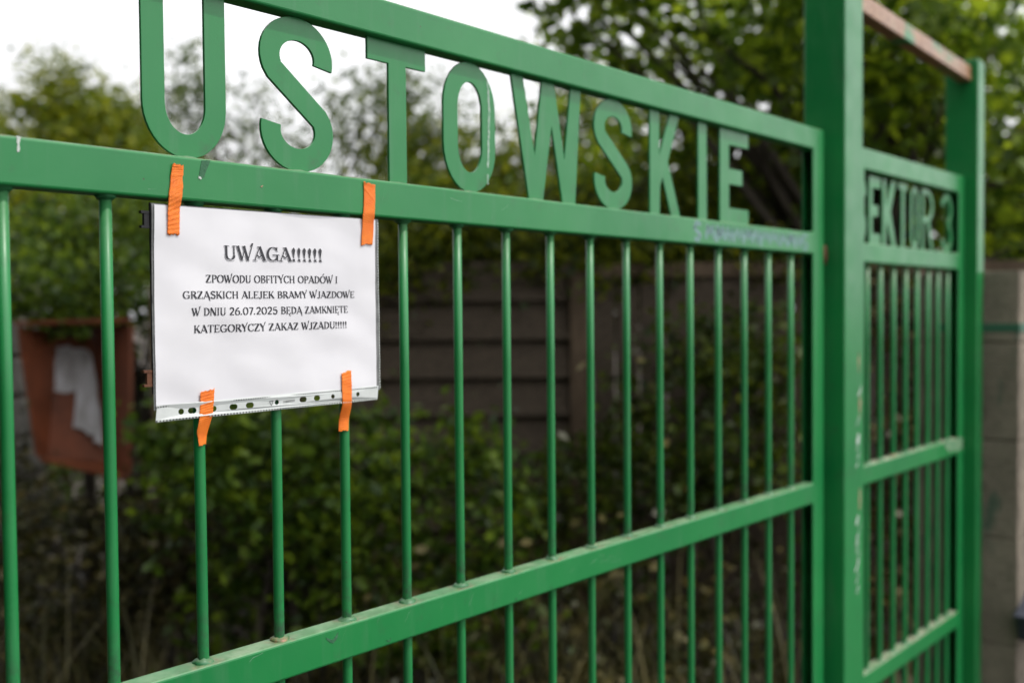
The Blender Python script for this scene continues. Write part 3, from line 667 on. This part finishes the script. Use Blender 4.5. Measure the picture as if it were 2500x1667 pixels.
# local: x lateral, y away, z up
link('back_panel', slab([(-.17, .15, 1.50), (.0, .15, 1.50), (.135, .02, .945), (-.14, -.03, .975)], .018, (0, 1, 0)), REDW, rb)
link('side_panel', slab([(-.20, -.10, 1.555), (-.153, .15, 1.53), (-.126, -.03, .975), (-.13, -.10, .99)], .018, (-1, 0, 0)), REDW, rb)
link('side_panel', slab([(-.004, .15, 1.55), (.277, -.10, 1.56), (.254, -.10, .895), (.124, .02, .945)], .018, (.7, .7, 0)), REDW, rb)
link('floor_panel', slab([(-.13, -.10, .985), (-.14, -.02, .972), (.124, .04, .945), (.254, -.10, .89)], .016, (0, 0, -1)), REDW, rb)
link('top_panel', slab([(-.22, -.12, 1.562), (-.165, .17, 1.55), (-.0, .17, 1.562), (.285, -.11, 1.572)], .018, (0, 0, 1)), REDW, rb)
WHITEP = simple('weathered_paper', (.26, .245, .225), (.62, .62, .65), 2.2, .8, .6, 14, .02, (9, 9, 1.2))
bm = bmesh.new()
pp = empty('posted_papers', rb.location, 'torn overlapping white papers pinned inside the red notice box', 'paper', rz=-YAW)
def tilt(x, z): return .15 - .15 * (1.5 - z) / .54 - .012 - .06 * max(0, x) 
for i, pts in enumerate([[(-0.147, 1.4649), (0.0124, 1.45), (0.0617, 1.248), (-0.1358, 1.2571)], [(-0.0631, 1.4222), (0.0145, 1.4314), (0.1108, 1.0421), (-0.0273, 1.0953)], [(0.0357, 1.248), (0.0654, 1.248), (0.1164, 1.0244), (0.0669, 1.0421)]]):
    bm = bmesh.new(); Q = []
    for k in range(4):
        a, b = pts[k], pts[(k + 1) % 4]
        Q += [(a[0] + (b[0] - a[0]) * q / 6 + rr.uniform(-.009, .009), a[1] + (b[1] - a[1]) * q / 6 + rr.uniform(-.011, .011)) for q in range(6)]
    f = bm.faces.new([bm.verts.new((x, tilt(x, z) - .004 * i, z)) for x, z in Q]); link('sheet', mesh_of(bm), WHITEP, pp)
link('stake', mesh_of(tube_bm(bmesh.new(), [(0, .11, 0), (0, .11, 1.0)], .03, 8)), BARK, rb)

# ------------------------------------------------------------------ fences and the pale stone post
pf = empty('plank_fence', ground_at(-.2, 5.05), 'sagging dark fence of wide horizontal planks behind the middle bars', 'fence', rz=-YAW)
zz = 1.755
for i in range(9):
    x0, x1 = -1.55, .50; h = .202; a, b = -.035 + rng.uniform(-.008, .008), rng.uniform(-.006, .006)
    bm = box_bm(x0, x1, -.012, .012, -h / 2, h / 2, .003, 1); bmesh.ops.bisect_plane(bm, geom=bm.verts[:] + bm.edges[:] + bm.faces[:], plane_co=(-.4, 0, 0), plane_no=(1, 0, 0))
    for v in bm.verts: v.co.z += zz - i * .19 + (a if v.co.x < -.5 else 0) * (1 - i * .09); v.co.y += .056 * (v.co.z - (zz - i * .19)) / h
    o = link('plank', mesh_of(bm), WOOD, pf)
link('fence_post', mesh_of(box_bm(.49, .585, -.06, .03, 0, 1.80, .004, 1)), WOOD_POST, pf)
link('fence_post', mesh_of(box_bm(-1.60, -1.51, -.03, .06, 0, 1.74, .004, 1)), WOOD_POST, pf)
vf_ = empty('board_fence', ground_at(1.6, 5.0), 'dark fence of upright boards under a top rail, right of the plank fence', 'fence', rz=-YAW)
x = -1.20; i = 0
while x < 1.9:
    wd = .125 + rng.uniform(-.012, .012); link('board', mesh_of(box_bm(x, x + wd - .008, -.012 + rng.uniform(-.006, .006), .012, .05, 1.80 + rng.uniform(-.012, .012), .003, 1)), WOOD, vf_); x += wd; i += 1
link('cap_rail', mesh_of(box_bm(-1.22, 1.95, -.05, -.02, 1.765, 1.835, .004, 1)), WOOD_POST, vf_); link('rear_rail', mesh_of(box_bm(-1.22, 1.95, .02, .06, .5, .58, .004, 1)), WOOD, vf_)
sp = empty('stone_post', ground_at(-2.62, 5.1), 'pale grey rough stone post at the far left behind the red box', 'post', rz=-YAW)
STONE = simple('pale_stone', (.12, .115, .10), (.27, .26, .24), 9, .9, .8, 24, .02)
zc = 0
for i in range(9):
    h = .2; bm = box_bm(-.15, .20, -.15, .15, zc + .006, zc + h - .006, .02, 2); link('stone', mesh_of(bm), STONE, sp); zc += h
link('mortar', mesh_of(box_bm(-.13, .18, -.13, .13, 0, 1.79)), bpy.data.materials['mortar'], sp)

# ------------------------------------------------------------------ foliage
L_DARK = leaf_mat('dark_leaves', (.022, .04, .006), (.05, .085, .008), (.10, .13, .012), .40)
L_MID = leaf_mat('mid_green_leaves', (.03, .052, .005), (.09, .13, .008), (.21, .235, .014), .5)
L_YEL = leaf_mat('yellow_green_leaves', (.05, .085, .004), (.12, .16, .006), (.22, .24, .008), .4)
L_LIGHT = leaf_mat('light_green_leaves', (.035, .075, .006), (.11, .19, .012), (.26, .36, .02), .5)
L_BUSH = leaf_mat('fresh_green_leaves', (.025, .055, .006), (.07, .13, .010), (.14, .21, .014), .4)
L_GREY = leaf_mat('grey_green_leaves', (.03, .055, .012), (.07, .11, .02), (.13, .17, .035), .35)
L_OLIVE = leaf_mat('olive_dry_leaves', (.018, .022, .005), (.046, .048, .010), (.13, .11, .034), .25)
L_GRASS = leaf_mat('dry_stalks', (.035, .038, .012), (.085, .08, .026), (.18, .155, .07), .2)
def leaves(C, size, aspect=.62, droop=.35):
    n = len(C); d = rng.normal(size=(n, 3)); d[:, 2] = d[:, 2] * .6 - droop; d /= np.linalg.norm(d, axis=1)[:, None]
    r = rng.normal(size=(n, 3)); s = np.cross(d, r); s /= np.linalg.norm(s, axis=1)[:, None] + 1e-9; nn = np.cross(s, d)
    L = (size * rng.uniform(.6, 1.25, n))[:, None]
    base = C - d * L * .5; tip = C + d * L * .5; mid = C - d * L * .08 + nn * L * .10
    V = np.stack([base, C - d * L * .1 + s * L * aspect / 2, C + d * L * .22 + s * L * aspect * .36, tip, C + d * L * .22 - s * L * aspect * .36, C - d * L * .1 - s * L * aspect / 2, mid], 1).reshape(-1, 3)
    i = np.arange(n)[:, None] * 7
    F = np.concatenate([i + np.array([[0, 6, 2, 1]]), i + np.array([[6, 3, 2, 2]]) * 0 + np.array([[6, 3, 3, 2]]) * 0 + np.array([[0, 5, 4, 6]])], 0)
    T = np.concatenate([i + np.array([[6, 3, 2]]), i + np.array([[6, 4, 3]])], 0)
    # use triangles throughout
    Q = np.concatenate([F[:, [0, 1, 2]], F[:, [0, 2, 3]], T], 0)
    return V, Q
def crown_points(blobs, per, spread):
    P, cl = [], []
    for (x, y, z, rx, ry, rz, nc) in blobs:
        d = rng.normal(size=(nc, 3)); d /= np.linalg.norm(d, axis=1)[:, None]; rad = rng.uniform(.15, 1, nc) ** .5
        c = np.array([x, y, z]) + d * rad[:, None] * np.array([rx, ry, rz]); cl.append(c)
        s = spread * rng.uniform(.5, 1.3, nc); k = per
        q = np.repeat(c, k, 0) + rng.normal(size=(nc * k, 3)) * np.repeat(s, k)[:, None] * np.array([1, 1, .75]); P.append(q)
    return np.concatenate(P), np.concatenate(cl)
def plant(name, label, cat, lat, depth, blobs, per, spread, leaf, mat, trunk_r=.06, trunk_h=1.5, group=None, stems=1, aspect=.62, limbs=26):
    """blobs: (lateral, away, height, radii..., clumps) in metres from the plant's foot"""
    e = empty(name, ground_at(lat, depth), label, cat, group, rz=-YAW)
    P, cl = crown_points(blobs, per, spread); P = P[P[:, 2] > .02]
    V, Q = leaves(P, leaf, aspect); crown = 'crown' if 'tree' in name else 'foliage'
    o = link(crown, np_mesh(V, Q), mat, e)
    bm = bmesh.new(); pick = cl[rng.choice(len(cl), min(limbs, len(cl)), replace=False)]
    bases = [(rng.uniform(-.12, .12) * (stems > 1), rng.uniform(-.12, .12) * (stems > 1)) for _ in range(stems)]
    tops = []
    for bx_, by_ in bases:
        b0 = blobs[0]; top = Vector((bx_ + (b0[0] - bx_) * .6, by_ + (b0[1] - by_) * .6, trunk_h)); tops.append(top)
        mid = Vector((bx_, by_, 0)).lerp(top, .5) + Vector((rng.uniform(-.05, .05), rng.uniform(-.05, .05), 0))
        tube_bm(bm, [Vector((bx_, by_, 0)), mid, top], [trunk_r, trunk_r * .8, trunk_r * .6], 9)
    for j, q in enumerate(pick):
        tp = tops[j % len(tops)]; q = Vector(q); st = Vector((bases[j % len(tops)][0], bases[j % len(tops)][1], 0)).lerp(tp, rng.uniform(.65, 1)); m_ = st.lerp(q, .55) + Vector((rng.uniform(-.12, .12), rng.uniform(-.12, .12), rng.uniform(0, .2)))
        tube_bm(bm, [st, m_, q], [trunk_r * .35, trunk_r * .22, .006], 6)
    link('trunk' if stems == 1 else 'stems', mesh_of(bm), BARK, e)
    return e

# far trees
plant('tree', 'sunlit yellow green bushy tree behind the far left bars', 'tree', -5.0, 11.5, [(.1, 0, 2.9, 1.6, 1.2, 1.2, 330), (-.1, 0, 4.0, .4, .45, .5, 34), (.55, 0, 3.75, .35, .4, .35, 24), (-1.2, 0, 3.2, .8, .8, .7, 60), (1.3, 0, 2.7, .8, .8, .7, 80)], 50, .16, .09, L_YEL, .10, 2.0)
plant('tree', 'thin sparse tree with sky showing through, between letters U and T', 'tree', -1.45, 8.0, [(-.1, 0, 2.35, .95, .8, .85, 105), (-1.05, 0, 3.2, .18, .2, .85, 36), (.3, 0, 3.2, .45, .4, .5, 34), (-.5, 0, 3.05, .4, .4, .45, 16), (.75, 0, 2.4, .55, .6, .6, 60), (.75, 0, 3.1, .55, .4, .5, 40)], 26, .13, .06, L_GREY, .055, 1.9, limbs=48)
plant('tree', 'rounded green tree behind letters O and W', 'tree', -.35, 7.6, [(0, 0, 2.1, .85, .7, .8, 180), (.6, 0, 2.5, .6, .6, .6, 90), (-.3, .2, 2.75, .4, .3, .35, 34), (.9, 0, 3.0, .4, .4, .4, 30)], 34, .13, .07, L_MID, .06, 1.5)
# right hand big trees
plant('tree', 'large dark leafy tree with sky sparkling through, above the wide gate right end', 'tree', 1.35, 6.0, [(0, 0, 2.75, 1.05, .8, 1.0, 150), (.9, .2, 3.0, .8, .8, 1.0, 85), (-.55, 0, 2.2, .6, .6, .5, 60)], 30, .15, .075, L_LIGHT, .12, 1.9, limbs=40)
plant('tree', 'overhanging tree with heart shaped leaves against white sky right of letter W', 'tree', 1.75, 5.1, [(-.15, 0, 3.0, .9, .5, .6, 75), (-1.2, -.1, 2.98, .42, .3, .22, 22), (.6, 0, 2.6, .9, .5, .7, 90)], 20, .14, .085, L_LIGHT, .08, 1.9, limbs=34, aspect=.8)
plant('tree', 'dense leafy tree behind the end post and concrete pillar', 'tree', 3.3, 6.3, [(0, 0, 2.7, 1.1, .8, 1.3, 190), (-.5, -.2, 2.0, .9, .6, .6, 110)], 30, .15, .07, L_LIGHT, .11, 1.8, limbs=36)
plant('tree', 'tall dark tree far behind the narrow gate', 'tree', 3.6, 9.0, [(0, 0, 2.1, 2.2, 1.2, 1.1, 110), (-2.0, .2, 2.2, 1.1, 1.0, .9, 50)], 36, .2, .10, L_LIGHT, .16, 2.0)
plant('tree', 'dark tree far behind the plank fence', 'tree', .6, 9.6, [(0, 0, 2.0, 1.8, 1, .9, 190)], 36, .2, .10, L_DARK, .12, 1.4)
# hedges and shrubs
plant('shrub', 'tall dark green hedge shrub above the red notice box', 'shrub', -2.1, 5.7, [(0, 0, 1.85, .95, .5, .55, 230), (-.1, .3, .65, 1.2, .4, .6, 170), (-.7, 0, 1.6, .5, .4, .45, 80), (.7, .2, 1.5, .5, .4, .7, 110), (.12, -1.15, 1.74, .36, .16, .13, 26)], 32, .10, .055, L_BUSH, .03, 1.3, stems=5)
plant('shrub', 'dark green shrub hanging over the plank fence behind letter T', 'shrub', -.75, 5.6, [(0, -.35, 1.93, .75, .35, .32, 130), (.8, -.3, 1.98, .7, .35, .3, 110), (1.7, -.2, 2.02, .8, .35, .36, 120), (-.2, -.62, 1.70, .5, .12, .14, 26), (1.2, -.6, 1.83, .5, .1, .09, 18), (2.2, -.6, 1.82, .5, .1, .10, 22)], 30, .10, .055, L_MID, .03, 1.4, stems=5)
plant('shrub', 'leafy green bush under the notice, in front of the plank fence', 'shrub', -.85, 3.75, [(0, 0, .98, .52, .35, .36, 95), (-.25, .1, 1.1, .3, .3, .25, 34), (.55, .2, .85, .4, .3, .35, 46), (.25, .1, .5, .7, .3, .3, 70)], 26, .075, .055, L_BUSH, .018, .7, stems=6)
plant('shrub', 'dark bush in front of the board fence behind the last gate bars', 'shrub', .85, 4.5, [(0, 0, 1.05, .5, .3, .42, 95), (.15, 0, 1.42, .35, .2, .25, 46), (-.5, 0, .7, .4, .3, .35, 55)], 24, .08, .05, L_DARK, .018, .7, stems=5)
plant('shrub', 'dark bush behind the narrow gate bars', 'shrub', 1.85, 4.5, [(0, 0, .8, .55, .25, .5, 85), (.2, .1, 1.35, .5, .2, .4, 50)], 22, .08, .05, L_OLIVE, .018, .6, stems=5)
plant('shrub', 'dim shrub under the red notice box at lower left', 'shrub', -1.75, 4.6, [(-.1, -.2, .5, .6, .3, .35, 90), (.5, -.1, .75, .4, .3, .5, 80), (-.6, .1, .6, .35, .3, .5, 60)], 24, .08, .045, L_OLIVE, .016, .5, stems=5)
# unseen canopy added above the view to keep the bushes and fences in shade
plant('tree', 'unseen broad tree added to shade the alley behind the gates', 'tree', 3.1, 4.6, [(-1.7, -.4, 3.85, .9, .7, .3, 90), (-2.8, -1.25, 3.75, 1.0, .7, .3, 100), (-3.1, -.4, 3.85, 1.1, .9, .35, 170)], 30, .2, .12, L_MID, .14, 5.0, limbs=40)
# two unseen trees added on the left to darken the gate's left-facing sides
for i, (lt, dp) in enumerate(((-3.1, -1.0), (-3.6, 1.4))):
    plant('tree', ('unseen bushy tree added for shade left of the gate, close to the road', 'unseen bushy tree added for shade left of the gate, close to the fence line')[i], 'tree', lt, dp, [(0, 0, 3.2, 1.7, 1.7, 2.9, 420), (0, 0, 1.0, 1.5, 1.5, 1.0, 190)], 34, .26, .25, L_OLIVE, .12, 2.4)
plant('tree', 'tall unseen tree added across the road to shade the gate from the left', 'tree', -1.6, -7.2, [(0, 0, 4.2, 3.0, 3.0, 3.6, 420), (0, 0, 1.4, 2.6, 2.6, 1.3, 160)], 34, .45, .42, L_OLIVE, .2, 3.0)  # added out of view, blocks sky light from the left-facing steel
# undergrowth: nobody could count it
N = 9000
lat = rng.uniform(-2.6, 3.2, N); dep = rng.uniform(3.3, 5.0, N) 
b_ = np.array([ground_at(a, d) for a, d in zip(lat, dep)]); keep = b_[:, 1] > .55
clump = .28 + .22 * np.sin(lat * 3.1 + dep * 2.2) + .18 * np.sin(lat * 7.3 - dep * 4.1)
b_[:, 2] = np.abs(rng.normal(0, 1, N)) * np.clip(clump, .06, .7) + .02
b_ = b_[keep & ~((lat < -1.2) & (dep < 4.0) & (b_[:, 2] > .12))]
V, Q = leaves(b_, .05); ug = link('undergrowth', np_mesh(V, Q), L_OLIVE); tag(ug, kind='stuff')
def blades(n, lat0, lat1, d0, d1, hmin, hmax, wd):
    V, F = [], []
    for _ in range(n):
        a, d = rng.uniform(lat0, lat1), rng.uniform(d0, d1); p = ground_at(a, d)
        if p.y < .5: continue
        h = rng.uniform(hmin, hmax); ang = rng.uniform(0, 6.283); lean = rng.uniform(.1, .7) * h; dx, dy = math.cos(ang), math.sin(ang); b0 = len(V)
        for k in range(6):
            u = k / 5; w_ = wd * (1 - u * .85); c = p + Vector((dx * lean * u * u, dy * lean * u * u, h * (u - .22 * u * u)))
            V += [(c.x - dy * w_, c.y + dx * w_, c.z), (c.x + dy * w_, c.y - dx * w_, c.z)]
        F += [(b0 + 2 * k, b0 + 2 * k + 1, b0 + 2 * k + 3, b0 + 2 * k + 2) for k in range(5)]
    return np_mesh(V, F)
tag(link('tall_grass', blades(1500, -2.6, 3.0, 3.2, 4.9, .25, .85, .005), L_GRASS), kind='stuff')
